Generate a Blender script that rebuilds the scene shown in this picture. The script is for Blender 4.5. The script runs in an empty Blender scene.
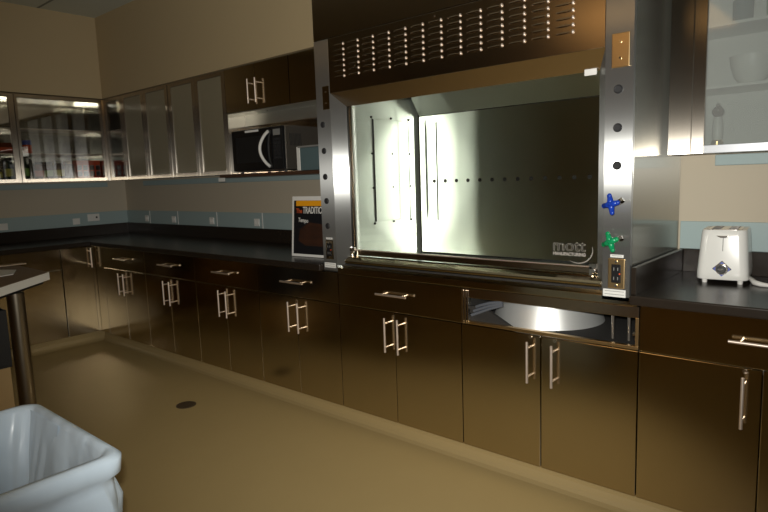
import bpy, bmesh, math, random
from mathutils import Vector, Matrix
PI = math.pi
rnd = random.Random(7)
scene = bpy.context.scene
col = scene.collection

# ------------------------------------------------------------ camera
CAM = Vector((2.31726, -2.2904, 1.38283))
yaw, pitch, roll, FPX = 0.71159, -0.13041, -0.03375, 594.1
Fv = Vector((-math.sin(yaw)*math.cos(pitch), math.cos(yaw)*math.cos(pitch), math.sin(pitch)))
Rv = Vector((math.cos(yaw), math.sin(yaw), 0)); Uv = Rv.cross(Fv)
R2 = Rv*math.cos(roll) + Uv*math.sin(roll); U2 = -Rv*math.sin(roll) + Uv*math.cos(roll)
cam_data = bpy.data.cameras.new('camera'); cam = bpy.data.objects.new('camera', cam_data); col.objects.link(cam)
cam.matrix_world = Matrix(((R2.x, U2.x, -Fv.x, CAM.x), (R2.y, U2.y, -Fv.y, CAM.y), (R2.z, U2.z, -Fv.z, CAM.z), (0, 0, 0, 1)))
cam_data.sensor_width = 36; cam_data.lens = FPX*36/768; cam_data.clip_start = 0.02
scene.camera = cam

# ------------------------------------------------------------ light and exposure
FLASH_W, WARM_W, EXPO = 255, 1.5, 0.0
w = bpy.data.worlds.new('world'); scene.world = w; w.use_nodes = True
w.node_tree.nodes['Background'].inputs[0].default_value = (0.55, 0.42, 0.28, 1)
w.node_tree.nodes['Background'].inputs[1].default_value = 0.03
fl = bpy.data.lights.new('camera_flash', 'SPOT'); fl.energy = FLASH_W; fl.color = (1, .97, .90)
fl.shadow_soft_size = 0.02; fl.spot_size = math.radians(98); fl.spot_blend = 0.8
flo = bpy.data.objects.new('camera_flash', fl); col.objects.link(flo)
flo.location = CAM + Vector((-0.03, 0, 0.055))
aim = Vector((0.35, 0.3, 1.45))
flo.rotation_euler = (aim - flo.location).to_track_quat('-Z', 'Y').to_euler()
vs = scene.view_settings
scene.display_settings.display_device = 'sRGB'
vs.view_transform = 'Standard'; vs.look = 'None'; vs.gamma = 1; vs.use_curve_mapping = False; vs.exposure = EXPO

# ------------------------------------------------------------ materials
def mat(name, color, rough=.5, metal=0, aniso=0, tangent=None, spec=.5, emit=None, estr=0, noise=None, bump=None, coat=0):
    m = bpy.data.materials.new(name); m.use_nodes = True
    nt = m.node_tree; b = nt.nodes['Principled BSDF']
    b.inputs['Base Color'].default_value = (*color, 1)
    b.inputs['Roughness'].default_value = rough; b.inputs['Metallic'].default_value = metal
    b.inputs['Specular IOR Level'].default_value = spec
    b.inputs['Coat Weight'].default_value = coat
    if aniso:
        b.inputs['Anisotropic'].default_value = aniso
        c = nt.nodes.new('ShaderNodeCombineXYZ')
        for i in range(3): c.inputs[i].default_value = tangent[i]
        nt.links.new(c.outputs[0], b.inputs['Tangent'])
    if emit:
        b.inputs['Emission Color'].default_value = (*emit, 1); b.inputs['Emission Strength'].default_value = estr
    if noise or bump:
        tc = nt.nodes.new('ShaderNodeTexCoord')
    if noise:   # (scale xyz, amount, second colour)
        sc, amt, c2 = noise
        mp = nt.nodes.new('ShaderNodeMapping'); mp.inputs['Scale'].default_value = sc
        n = nt.nodes.new('ShaderNodeTexNoise'); n.inputs['Scale'].default_value = 1; n.inputs['Detail'].default_value = 4
        mx = nt.nodes.new('ShaderNodeMix'); mx.data_type = 'RGBA'
        mr = nt.nodes.new('ShaderNodeMath'); mr.operation = 'MULTIPLY'; mr.inputs[1].default_value = amt
        nt.links.new(tc.outputs['Object'], mp.inputs[0]); nt.links.new(mp.outputs[0], n.inputs[0])
        nt.links.new(n.outputs[0], mr.inputs[0]); nt.links.new(mr.outputs[0], mx.inputs[0])
        mx.inputs[6].default_value = (*color, 1); mx.inputs[7].default_value = (*c2, 1)
        nt.links.new(mx.outputs[2], b.inputs['Base Color'])
    if bump:    # (scale xyz, strength, distance)
        sc, st, di = bump
        mp = nt.nodes.new('ShaderNodeMapping'); mp.inputs['Scale'].default_value = sc
        n = nt.nodes.new('ShaderNodeTexNoise'); n.inputs['Scale'].default_value = 1; n.inputs['Detail'].default_value = 2
        bp = nt.nodes.new('ShaderNodeBump'); bp.inputs['Strength'].default_value = st; bp.inputs['Distance'].default_value = di
        nt.links.new(tc.outputs['Object'], mp.inputs[0]); nt.links.new(mp.outputs[0], n.inputs[0])
        nt.links.new(n.outputs[0], bp.inputs['Height']); nt.links.new(bp.outputs[0], b.inputs['Normal'])
    return m

def grain(name, color, r2, a, tangent, diffuse=0, dist='GGX'):
    """strongly grained steel: sharp along the tangent, smeared across it"""
    m = bpy.data.materials.new(name); m.use_nodes = True; nt = m.node_tree; nt.nodes.clear()
    out = nt.nodes.new('ShaderNodeOutputMaterial'); g = nt.nodes.new('ShaderNodeBsdfAnisotropic')
    g.inputs['Color'].default_value = (*color, 1); g.inputs['Roughness'].default_value = math.sqrt(r2); g.inputs['Anisotropy'].default_value = a
    c = nt.nodes.new('ShaderNodeCombineXYZ')
    for i in range(3): c.inputs[i].default_value = tangent[i]
    nt.links.new(c.outputs[0], g.inputs['Tangent']); nt.links.new(g.outputs[0], out.inputs[0])
    g.distribution = dist
    if diffuse:
        d = nt.nodes.new('ShaderNodeBsdfDiffuse'); d.inputs[0].default_value = (*color, 1)
        mx = nt.nodes.new('ShaderNodeMixShader'); mx.inputs[0].default_value = diffuse
        nt.links.new(g.outputs[0], mx.inputs[1]); nt.links.new(d.outputs[0], mx.inputs[2]); nt.links.new(mx.outputs[0], out.inputs[0])
    return m

def clear(name, tint=(1, 1, 1), gloss=.0, rough=.02, diffuse=None, dmix=0):
    """thin pane: see-through, mirror-like at a slant, optionally frosted"""
    m = bpy.data.materials.new(name); m.use_nodes = True; nt = m.node_tree; nt.nodes.clear()
    out = nt.nodes.new('ShaderNodeOutputMaterial')
    tr = nt.nodes.new('ShaderNodeBsdfTransparent'); tr.inputs[0].default_value = (*tint, 1)
    base = tr
    if diffuse:
        d = nt.nodes.new('ShaderNodeBsdfDiffuse'); d.inputs[0].default_value = (*diffuse, 1)
        mx = nt.nodes.new('ShaderNodeMixShader'); mx.inputs[0].default_value = dmix
        nt.links.new(tr.outputs[0], mx.inputs[1]); nt.links.new(d.outputs[0], mx.inputs[2]); base = mx
    g = nt.nodes.new('ShaderNodeBsdfGlossy'); g.inputs['Roughness'].default_value = rough
    lw = nt.nodes.new('ShaderNodeLayerWeight'); lw.inputs['Blend'].default_value = .5
    pw = nt.nodes.new('ShaderNodeMath'); pw.operation = 'POWER'; pw.inputs[1].default_value = 5
    fr = nt.nodes.new('ShaderNodeMath'); fr.operation = 'MULTIPLY_ADD'; fr.inputs[1].default_value = .96; fr.inputs[2].default_value = .04
    nt.links.new(lw.outputs['Facing'], pw.inputs[0]); nt.links.new(pw.outputs[0], fr.inputs[0])
    ad = nt.nodes.new('ShaderNodeMath'); ad.operation = 'ADD'; ad.inputs[1].default_value = gloss; ad.use_clamp = True
    m2 = nt.nodes.new('ShaderNodeMixShader')
    nt.links.new(fr.outputs[0], ad.inputs[0]); nt.links.new(ad.outputs[0], m2.inputs[0])
    nt.links.new(base.outputs[0], m2.inputs[1]); nt.links.new(g.outputs[0], m2.inputs[2])
    nt.links.new(m2.outputs[0], out.inputs[0])
    return m

M = {}
M['steel'] = grain('brushed_steel_fronts', (.54, .47, .35), .034, 0, (1, 1, 0), 0, 'BECKMANN')
M['steel_dk'] = mat('brushed_steel_hood', (.50, .41, .31), .2, 1)
M['post'] = grain('vertical_grain_steel', (.55, .56, .55), .078, .74, (0, 0, 1), .10)
M['side'] = grain('brushed_steel_side', (.55, .55, .51), .05, .75, (0, 0, 1), .04)
M['liner'] = grain('satin_liner_steel', (.78, .80, .75), .085, .75, (1, 1, 0), 0, 'BECKMANN')
M['liner_side'] = grain('satin_liner_panel', (.78, .80, .73), .085, .75, (1, 1, 0), .22, 'BECKMANN')
M['panel'] = mat('satin_sheet_steel', (.70, .70, .64), .36, .9)
M['basin'] = mat('satin_basin_steel', (.92, .94, .92), .42, .72)
M['chrome'] = mat('bright_metal', (.85, .8, .74), .16, 1)
M['handle'] = mat('satin_handle_metal', (.86, .74, .64), .42, .9)
M['railsteel'] = mat('horizontal_grain_steel', (.55, .57, .60), .4, .9)
M['frame'] = grain('cabinet_frame_steel', (.55, .50, .43), .07, .72, (0, 0, 1))
M['framex'] = mat('cabinet_frame_steel_side', (.62, .60, .56), .26, 1, .4, (0, 0, 1))
M['inner'] = mat('cabinet_interior_steel', (.5, .48, .44), .38, 1)
M['mirror'] = mat('polished_interior_steel', (.62, .60, .54), .10, 1)
M['brass'] = mat('brass_and_orange_reflection', (.85, .60, .30), .28, 1)  # brass; also carries the orange reflection on a hood plate and the gap frame
M['epoxy'] = mat('black_epoxy_top', (.018, .013, .009), .26, noise=((40, 40, 40), .5, (.03, .022, .016)), spec=.35)
M['wall'] = mat('tan_paint', (.51, .45, .345), .65, noise=((3, 3, 3), .4, (.475, .41, .31)))
M['soffit'] = mat('tan_paint_weak_flash', (.50, .39, .225), .7, noise=((3, 3, 3), .4, (.46, .355, .205)))  # same tan as the walls, tinted warmer where the flash is weaker
M['floor'] = mat('tan_epoxy_floor', (.47, .355, .165), .42, noise=((5, 5, 5), .5, (.42, .31, .14)), spec=.25)
M['cove'] = mat('cove_base', (.40, .30, .14), .45)
M['farwall'] = mat('darkened_far_wall', (.16, .11, .06), .7)  # unseen walls coloured dark so the steel fronts reflect less light
M['teal'] = mat('teal_raceway', (.33, .42, .42), .5)
M['black'] = mat('black_plastic', (.012, .012, .013), .3)
M['rubber'] = mat('black_rubber', (.02, .02, .022), .6)
M['drain'] = mat('brown_drain_metal', (.10, .07, .04), .5, .3)
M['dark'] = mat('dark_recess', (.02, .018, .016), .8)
M['white'] = mat('white_plastic', (.75, .74, .70), .4)
M['toaster'] = mat('white_enamel', (.78, .78, .74), .22, coat=.4)
M['paper'] = mat('white_paper', (.78, .78, .75), .7)
M['blue'] = mat('blue_plastic', (.01, .05, .42), .22)
M['green'] = mat('green_plastic', (.005, .28, .10), .22)
M['bag'] = mat('white_bag_plastic', (.62, .74, .85), .3, bump=((7, 7, 5), .6, .03), spec=.6)
M['bin'] = mat('white_bin_plastic', (.58, .64, .70), .4)
M['wood'] = mat('brown_table_top', (.20, .125, .07), .45, noise=((2, 30, 2), .8, (.15, .09, .045)))
M['edge'] = mat('white_edge_band', (.86, .86, .82), .5)
M['leg'] = mat('grey_metal_tube', (.30, .26, .20), .32, 1)
M['shelfwood'] = mat('brown_shelf_board', (.075, .038, .022), .4)
M['cardboard'] = mat('cardboard', (.55, .38, .18), .8)
M['orange'] = mat('orange_ink', (.85, .36, .01), .5)
M['poster'] = mat('poster_black', (.010, .010, .012), .35)
M['food'] = mat('poster_brown_picture', (.008, .006, .005), .5, noise=((9, 9, 26), .11, (.55, .16, .05)))
M['redtext'] = mat('red_ink', (.5, .08, .02), .5)
M['glass'] = clear('clear_cabinet_glass', (.97, .98, .97), .19, .012)
M['sash'] = clear('hood_sash_glass', (.93, .95, .94), .0, .01)
M['frost'] = clear('frosted_glass_pane', (.7, .7, .65), .06, .28, (.30, .265, .18), .85)
M['haze'] = clear('hazy_glass_pane', (.80, .83, .82), .03, .05, (.66, .68, .66), .20)
M['mwdoor'] = mat('microwave_black_glass', (.008, .008, .009), .12, coat=.3)
M['mwbody'] = mat('microwave_grey_case', (.30, .27, .23), .28, .8)
M['cable'] = mat('grey_corrugated_hose', (.10, .11, .13), .35)
M['grey'] = mat('grey_plastic', (.22, .22, .21), .5)
M['tealbox'] = mat('blue_grey_box', (.10, .15, .16), .25)
M['amber'] = mat('dark_red_sauce_glass', (.16, .025, .01), .15, coat=.5)
M['brownjar'] = mat('brown_jar_glass', (.05, .02, .01), .12, coat=.5)
M['dgreen'] = mat('dark_green_glass', (.01, .035, .02), .15, coat=.5)
M['labg'] = mat('green_label', (.35, .60, .14), .5)
M['labr'] = mat('red_label', (.75, .09, .02), .5)
M['laby'] = mat('yellow_label', (.68, .62, .08), .5)
M['blueink'] = mat('blue_ink', (.08, .12, .45), .5)
M['brightgreen'] = mat('bright_green_plastic', (.02, .32, .08), .4)
M['logo'] = mat('logo_print', (.30, .28, .25), .6)
M['lamp'] = mat('warm_lamp_diffuser', (.8, .7, .5), .5, emit=(1, .58, .22), estr=WARM_W)
def ceiling_mat():
    m = mat('ceiling_tiles', (.62, .65, .58), .9)
    nt = m.node_tree; b = nt.nodes['Principled BSDF']
    tc = nt.nodes.new('ShaderNodeTexCoord'); mp = nt.nodes.new('ShaderNodeMapping')
    mp.inputs['Location'].default_value = (.0, .12, 0)
    br = nt.nodes.new('ShaderNodeTexBrick'); br.offset = 0
    br.inputs['Scale'].default_value = 1; br.inputs['Brick Width'].default_value = 1.22; br.inputs['Row Height'].default_value = .61
    br.inputs['Mortar Size'].default_value = .012; br.inputs['Color1'].default_value = (.62, .65, .58, 1); br.inputs['Color2'].default_value = (.59, .62, .55, 1)
    br.inputs['Mortar'].default_value = (.22, .23, .20, 1)
    nt.links.new(tc.outputs['Object'], mp.inputs[0]); nt.links.new(mp.outputs[0], br.inputs[0]); nt.links.new(br.outputs[0], b.inputs['Base Color'])
    return m
M['ceil'] = ceiling_mat()

# ------------------------------------------------------------ builders
class MB:
    def __init__(s): s.bm = bmesh.new()
    def box(s, x0, x1, y0, y1, z0, z1):
        vs_ = [s.bm.verts.new(v) for v in ((x0,y0,z0),(x1,y0,z0),(x1,y1,z0),(x0,y1,z0),(x0,y0,z1),(x1,y0,z1),(x1,y1,z1),(x0,y1,z1))]
        for f in ((0,3,2,1),(4,5,6,7),(0,1,5,4),(1,2,6,5),(2,3,7,6),(3,0,4,7)): s.bm.faces.new([vs_[i] for i in f])
        return s
    def prism(s, poly, axis, a, b):
        """extrude a 2-D polygon along axis 0/1/2 between a and b; polygon gives the other two coordinates in order"""
        def P(u, v, t): return {0: (t, u, v), 1: (u, t, v), 2: (u, v, t)}[axis]
        A = [s.bm.verts.new(P(u, v, a)) for u, v in poly]; B = [s.bm.verts.new(P(u, v, b)) for u, v in poly]
        n = len(poly)
        for i in range(n): s.bm.faces.new((A[i], A[(i+1) % n], B[(i+1) % n], B[i]))
        s.bm.faces.new(A[::-1]); s.bm.faces.new(B)
        bmesh.ops.recalc_face_normals(s.bm, faces=s.bm.faces)
        return s
    def hexa(s, pts):
        v = [s.bm.verts.new(p) for p in pts]
        for f in ((0,3,2,1),(4,5,6,7),(0,1,5,4),(1,2,6,5),(2,3,7,6),(3,0,4,7)): s.bm.faces.new([v[i] for i in f])
        bmesh.ops.recalc_face_normals(s.bm, faces=s.bm.faces)
        return s
    def tube(s, pts, r, n=12, cap=True):
        pts = [Vector(p) for p in pts]; rs = r if isinstance(r, (list, tuple)) else [r]*len(pts)
        rings = []; dd = (pts[-1]-pts[0]); dd = [abs(q) for q in dd]; up = Vector([(1,0,0),(0,1,0),(0,0,1)][dd.index(min(dd))])
        for i, p in enumerate(pts):
            d = ((pts[i+1]-p) if i < len(pts)-1 else (p-pts[i-1])).normalized()
            if 0 < i < len(pts)-1: d = ((pts[i+1]-p).normalized()+(p-pts[i-1]).normalized()).normalized()
            a = d.cross(up).normalized(); b = d.cross(a).normalized(); pass
            rings.append([s.bm.verts.new(p+a*rs[i]*math.cos(2*PI*k/n)+b*rs[i]*math.sin(2*PI*k/n)) for k in range(n)])
        for A, B in zip(rings, rings[1:]):
            for k in range(n): s.bm.faces.new((A[k], A[(k+1) % n], B[(k+1) % n], B[k]))
        if cap: s.bm.faces.new(rings[0]); s.bm.faces.new(rings[-1][::-1])
        bmesh.ops.recalc_face_normals(s.bm, faces=s.bm.faces)
        return s
    def lathe(s, prof, c=(0, 0, 0), n=20):
        rings = [[s.bm.verts.new((c[0]+r*math.cos(2*PI*k/n), c[1]+r*math.sin(2*PI*k/n), c[2]+z)) for k in range(n)] for r, z in prof]
        for A, B in zip(rings, rings[1:]):
            for k in range(n): s.bm.faces.new((A[k], A[(k+1) % n], B[(k+1) % n], B[k]))
        s.bm.faces.new(rings[0][::-1]); s.bm.faces.new(rings[-1])
        return s
    def disc(s, c, r, axis=1, t=.004, n=20, r2=None):
        c = Vector(c); a = Vector([(1,0,0),(0,1,0),(0,0,1)][axis])
        return s.tube([c-a*t/2, c+a*t/2], r, n)
    def ellipsoid(s, c, rx, ry, rz, u=12, v=8):
        res = bmesh.ops.create_uvsphere(s.bm, u_segments=u, v_segments=v, radius=1)
        bmesh.ops.scale(s.bm, vec=(rx, ry, rz), verts=res['verts']); bmesh.ops.translate(s.bm, vec=c, verts=res['verts'])
        return s
    def build(s, name, m, parent=None, bevel=0, smooth=False, seg=2, mtx=None):
        me = bpy.data.meshes.new(name)
        if mtx is not None: s.bm.transform(mtx)
        if parent is not None and parent.get('_o') is not None and parent.get('_w'):
            s.bm.transform(Matrix.Translation(-Vector(parent['_o'])))
        s.bm.to_mesh(me); s.bm.free()
        o = bpy.data.objects.new(name, me); col.objects.link(o)
        me.materials.append(m if not isinstance(m, str) else M[m])
        if parent is not None:
            o.parent = parent
            if parent.get('_w'): o['_w'] = 1; o['_o'] = parent['_o']
        if bevel:
            b = o.modifiers.new('bevel', 'BEVEL'); b.width = bevel; b.segments = seg; b.limit_method = 'ANGLE'; b.angle_limit = math.radians(35)
        if smooth:
            for p in me.polygons: p.use_smooth = True
            if smooth != 'all':
                mod = None
                me.set_sharp_from_angle(angle=math.radians(40))
        return o

def thing(name, label, cat, loc=(0, 0, 0), rz=0, group=None, world=True):
    """world=True: parts are given in room coordinates and re-based on the root"""
    o = bpy.data.objects.new(name, None); col.objects.link(o); o.empty_display_size = .1
    o.location = loc; o.rotation_euler = (0, 0, rz); o['label'] = label; o['category'] = cat
    if group: o['group'] = group
    if world: o['_w'] = 1; o['_o'] = list(loc)
    return o
def tag(o, label, cat, group=None):
    o['label'] = label; o['category'] = cat
    if group: o['group'] = group
    return o
def struct(o): o['kind'] = 'structure'; return o
def copy_tree(o, parent=None):
    c = o.copy(); col.objects.link(c)
    if parent is not None: c.parent = parent
    for ch in list(o.children): copy_tree(ch, c)
    return c
def text(s_, size, m, name, parent, mtx, outline=False, ext=.0004, width=None, bold=0):
    cu = bpy.data.curves.new(name, 'FONT'); cu.body = s_; cu.size = size; cu.align_x = 'LEFT'; cu.offset = bold
    if outline: cu.fill_mode = 'NONE'; cu.bevel_depth = outline; cu.bevel_resolution = 1
    else: cu.extrude = ext
    t = bpy.data.objects.new(name, cu); col.objects.link(t)
    dg = bpy.context.evaluated_depsgraph_get(); dg.update()
    me = bpy.data.meshes.new_from_object(t.evaluated_get(dg)); bpy.data.objects.remove(t)
    if width:
        xs = [v.co.x for v in me.vertices]; k = width/(max(xs)-min(xs)); x0 = min(xs)
        for v in me.vertices: v.co.x = (v.co.x-x0)*k
    me.transform(mtx)
    if parent.get('_w'): me.transform(Matrix.Translation(-Vector(parent['_o'])))
    me.materials.clear(); me.materials.append(M[m])
    o = bpy.data.objects.new(name, me); col.objects.link(o); o.parent = parent
    return o
def face_y(x, y, z): return Matrix.Translation((x, y, z)) @ Matrix.Rotation(PI/2, 4, 'X')   # text on a plane facing -y

# ------------------------------------------------------------ dimensions
W, XL = .66, -3.71               # back wall, left wall
XF = -3.07                       # face of the left run
YU, XU = .365, -3.41             # faces of the wall cabinets
ZT, ZC = .914, 2.94
XR, YB = 3.6, -4.8

# ------------------------------------------------------------ room
struct(MB().box(XL-.1, XR+.1, YB-.1, W+.1, -.1, 0).build('floor', 'floor'))
struct(MB().box(XL-.1, XR+.1, YB-.1, W+.1, ZC, ZC+.1).build('ceiling', 'ceil'))
struct(MB().box(XL-.1, XR+.1, W, W+.1, 0, ZC).build('wall_back', 'wall'))
struct(MB().box(XL-.1, XL, YB, W, 0, ZC).build('wall_left', 'wall'))
struct(MB().box(XR, XR+.1, YB, W, 0, ZC).build('wall_right', 'farwall'))
struct(MB().box(XL-.1, XR+.1, YB-.1, YB, 0, ZC).build('wall_front', 'farwall'))
zs = 2.21
sof = MB().prism([(XL, YB), (XU, YB), (XU, YU), (-.112, YU), (-.112, W), (XL, W)], 2, zs, ZC)
struct(sof.build('trim_1', 'soffit'))
struct(MB().box(1.578, XR, YU, W, zs, ZC).build('trim_2', 'soffit'))
struct(MB().prism([(XF-.06, .06), (XF-.06, YB), (XF-.09, YB), (XF-.09, .09), (XR, .09), (XR, .06)], 2, 0, .1).build('baseboard_back', 'cove'))
# coved foot of the base
def cove(pts, name):
    mb = MB()
    prof = [(0, .045), (-.004, .022), (-.013, .009), (-.03, 0), (0, 0)]
    mb.prism(prof, 0, XF-.03, XR)
    return mb
o = MB().prism([(.06, .05), (.052, .024), (.04, .010), (.02, 0.0005), (.06, .0005)], 0, XF-.06, XR).build('baseboard_right', 'cove'); struct(o)
o = MB().prism([(XF-.06, .05), (XF-.052, .024), (XF-.04, .010), (XF-.02, .0005), (XF-.06, .0005)], 1, YB, .05).build('baseboard_left', 'cove'); struct(o)
# teal raceway strips with a lid seam
for i, (a, b) in enumerate(((XL, -.112), (1.578, XR))):
    mb = MB().box(a, b, W-.008, W, 1.0175, 1.1427); struct(mb.build('trim_%d' % (3+i), 'teal', bevel=.002))
mb = MB().box(XL, XL+.008, YB, W-.008, 1.0175, 1.1427); struct(mb.build('trim_5', 'teal', bevel=.002))
for i, (a, b) in enumerate(((-3.30, -.112), (1.712, XR))):
    struct(MB().box(a, b, W-.02, W, 1.388, 1.435).build('trim_%d' % (6+i), 'teal', bevel=.003))
struct(MB().box(XL, XL+.02, YB, .472, 1.388, 1.435).build('trim_8', 'teal', bevel=.003))

# warm ceiling lamps over the far side of the room
for i, (x, y, lab) in enumerate(((.30, -4.0, 'warm square ceiling lamp near the end wall behind the viewer'),)):
    t = thing('ceiling_lamp', lab, 'lamp', (x, y, ZC))
    MB().box(x-.64, x+.64, y-.64, y+.64, ZC-.03, ZC-.0005).build('housing', 'white', t, bevel=.004)
    MB().box(x-.6, x+.6, y-.6, y+.6, ZC-.036, ZC-.0305).build('diffuser', 'lamp', t)

# floor drain
t = thing('floor_drain', 'small round dark metal drain set in the tan floor', 'drain', (-1.015, -.393, 0))
MB().lathe([(.062, 0), (.062, .003), (.054, .004)], (-1.015, -.393, 0)).build('rim', 'drain', t)
mb = MB()
for k in range(-3, 4):
    L = math.sqrt(.05**2-(k*.014)**2); mb.box(-1.015-L, -1.015+L, -.393+k*.014-.0035, -.393+k*.014+.0035, .004, .006)
mb.build('grate', 'drain', t)

# ------------------------------------------------------------ base cabinets (local frame: x along the run, y into the cabinet)
def bar_handle(parent, x, z0, z1, y=0, r=.006, off=.035):
    """upright bar pull"""
    mb = MB().tube([(x, y-off, z0), (x, y-off, z1)], r, 10)
    for z in (z0+.028, z1-.028): mb.tube([(x, y, z), (x, y-off, z)], r*.8, 8)
    return mb.build('handle', 'handle', parent, smooth=True)
def bar_handle_h(parent, x0, x1, z, y=0, r=.006, off=.035):
    mb = MB().tube([(x0, y-off, z), (x1, y-off, z)], r, 10)
    for x in (x0+.035, x1-.035): mb.tube([(x, y, z), (x, y-off, z)], r*.8, 8)
    return mb.build('handle', 'handle', parent, smooth=True)
G = .002
def base_cabinet(wd, label, split=None, drawer=True, top=.872, group='stainless base cabinets along the walls', lock=False, depth=.62, handles=(.0425, .0425)):
    t = thing('base_cabinet', label, 'cabinet', world=False, group=group)
    split = wd/2 if split is None else split
    b = MB()
    b.box(.003, .02, .021, depth, .1, top); b.box(wd-.02, wd-.003, .021, depth, .1, top)
    b.box(.02, wd-.02, .021, depth, .1, .118); b.box(.02, wd-.02, depth-.01, depth, .118, top); b.box(.02, wd-.02, .021, .06, top-.02, top)
    b.box(.02, wd-.02, .021, .05, .675, .70)
    b.build('carcass', 'inner', t)
    zt = .6935
    if drawer:
        d = MB().box(G, wd-G, 0, .019, .6975, top).build('drawer', 'steel', t, bevel=.0022)
        bar_handle_h(d, wd/2-.1, wd/2+.1, .79)
    for a, c, hx in ((G, split-G*.7, split-handles[0]), (split+G*.7, wd-G, split+handles[1])):
        d = MB().box(a, c, 0, .019, .103, zt).build('door', 'steel', t, bevel=.0022)
        bar_handle(d, hx, .487, .669)
        if lock: MB().disc((hx, -.002, .683), .008, 1, .004, 14).build('lock', 'chrome', d)
    return t

c0 = base_cabinet(.7197, 'stainless base cabinet below the leaning poster, just left of the fume hood')
c0.location = (-.7197, 0, 0)
for k, lab in ((2, 'stainless base cabinet, second one left of the fume hood, under the microwave shelf'),
               (3, 'stainless base cabinet, third one left of the fume hood'),
               (4, 'dim stainless base cabinet of the long run nearest the room corner')):
    c = copy_tree(c0); c.location = (-.7197*k, 0, 0); c['label'] = lab
ca = base_cabinet(.8076, 'stainless base cabinet with drawer below left half of fume hood', split=.4, top=.866); ca.location = (0, 0, 0)

# cabinet with the drawer missing
t = thing('base_cabinet', 'stainless base cabinet with open drawer gap showing pipes below fume hood', 'cabinet', world=False, group='stainless base cabinets along the walls')
x0, wd = 0, .8009
b = MB()
b.box(.003, .02, .021, .62, .1, .82); b.box(wd-.015, wd-.003, .021, .62, .1, .82); b.box(.02, wd-.015, .021, .62, .1, .118)
b.box(.02, wd-.015, .61, .62, .118, .82); b.box(.02, wd-.015, .021, .62, .684, .696)
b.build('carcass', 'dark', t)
MB().box(G, wd-G, 0, .022, .823, .866).build('rail', 'steel_dk', t, bevel=.001)
f = MB().box(.003, wd-G, 0, .024, .698, .711); f.box(wd-.014, wd-G, 0, .024, .711, .823)
f.build('opening_frame', 'brass', t, bevel=.001)  # brass colour paints in the orange reflection along the frame edges
br = MB()
for a, c in ((.000, .012), (.016, .026), (.031, .037)): br.box(a+.003, c+.003, -.004, .022, .70, .857)
br.build('drawer_runner_bracket', 'chrome', t, bevel=.001)
for a, c, hx in ((G, .4001-G, .352), (.4001+G, wd-G, .463)):
    d = MB().box(a, c, 0, .019, .103, .6935).build('door', 'steel', t, bevel=.0022)
    bar_handle(d, hx, .487, .669); MB().disc((hx, -.002, .683), .008, 1, .004, 14).build('lock', 'chrome', d)
# things seen through the gap
MB().lathe([(.255, .698), (.238, .76), (.215, .822)], (.285, .315, 0), 64).build('steel_basin', 'basin', t, smooth=True)
MB().prism([(.02, .698), (.26, .698), (.11, .775), (.02, .78)], 1, .026, .045).build('dark_triangle', 'dark', t)  # flat dark triangle across the lower left of the gap
mb = MB()
for k in range(3):
    mb.tube([(.048+.01*k, .012+.006*k, .738+.020*k), (.09, .018, .756+.016*k), (.14, .022, .778+.013*k), (.20, .034, .797+.008*k)], .007, 8)
mb.build('cable_bundle', 'cable', t, smooth=True)
mb = MB()
for x in (.66, .725): MB().tube([(x, .12, .697), (x, .12, .822)], .006, 10).build('pipe', 'mwbody', t, smooth=True)
mb = MB().disc((.775, .05, .745), .012, 0, .02, 10); mb.box(.77, .78, .05, .07, .72, .79); mb.build('drawer_slide', 'chrome', t)
t.location = (.8076, 0, 0)
cr = base_cabinet(.81, 'stainless base cabinet with drawer standing under the toaster', split=.4051, top=.8735, lock=True, handles=(.052, .052)); cr.location = (1.6085, 0, 0)
cr2 = copy_tree(c0); cr2.location = (2.4195, 0, 0); cr2['label'] = 'stainless base cabinet beyond the right edge of the photo, past the toaster'
# corner filler and left run
o = MB().prism([(-3.09, -.0125), (-3.07, -.0125), (-3.07, 0), (-2.8808, 0), (-2.8808, .02), (-3.09, .02)], 2, .103, .872).build('filler_panel', 'steel', bevel=.001)
tag(o, 'plain stainless filler panel closing the inner corner of the base cabinets', 'panel')
t = thing('base_cabinet', 'stainless corner cabinet with one tall door, on the left wall', 'cabinet', world=False, group='stainless base cabinets along the walls')
b = MB(); b.box(.003, .257, .021, .6, .1, .118); b.box(.003, .02, .021, .6, .118, .872); b.box(.24, .257, .021, .6, .118, .872); b.box(.02, .24, .59, .6, .118, .872); b.build('carcass', 'inner', t)
d = MB().box(G, .258, 0, .019, .103, .872).build('door', 'steel', t, bevel=.0022); bar_handle(d, .237, .687, .86)
t.rotation_euler = (0, 0, PI/2); t.location = (XF, -.272, 0)
lt = []
c = base_cabinet(.76, 'stainless base cabinet on the left wall behind the white-edged table'); c.rotation_euler = (0, 0, PI/2); c.location = (XF, -1.034, 0)
for ch in list(c.children):     # this unit has one door and a small knob
    pass
c2 = copy_tree(c); c2.location = (XF, -1.796, 0); c2['label'] = 'stainless base cabinet on the left wall, left of the photo edge'

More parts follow.
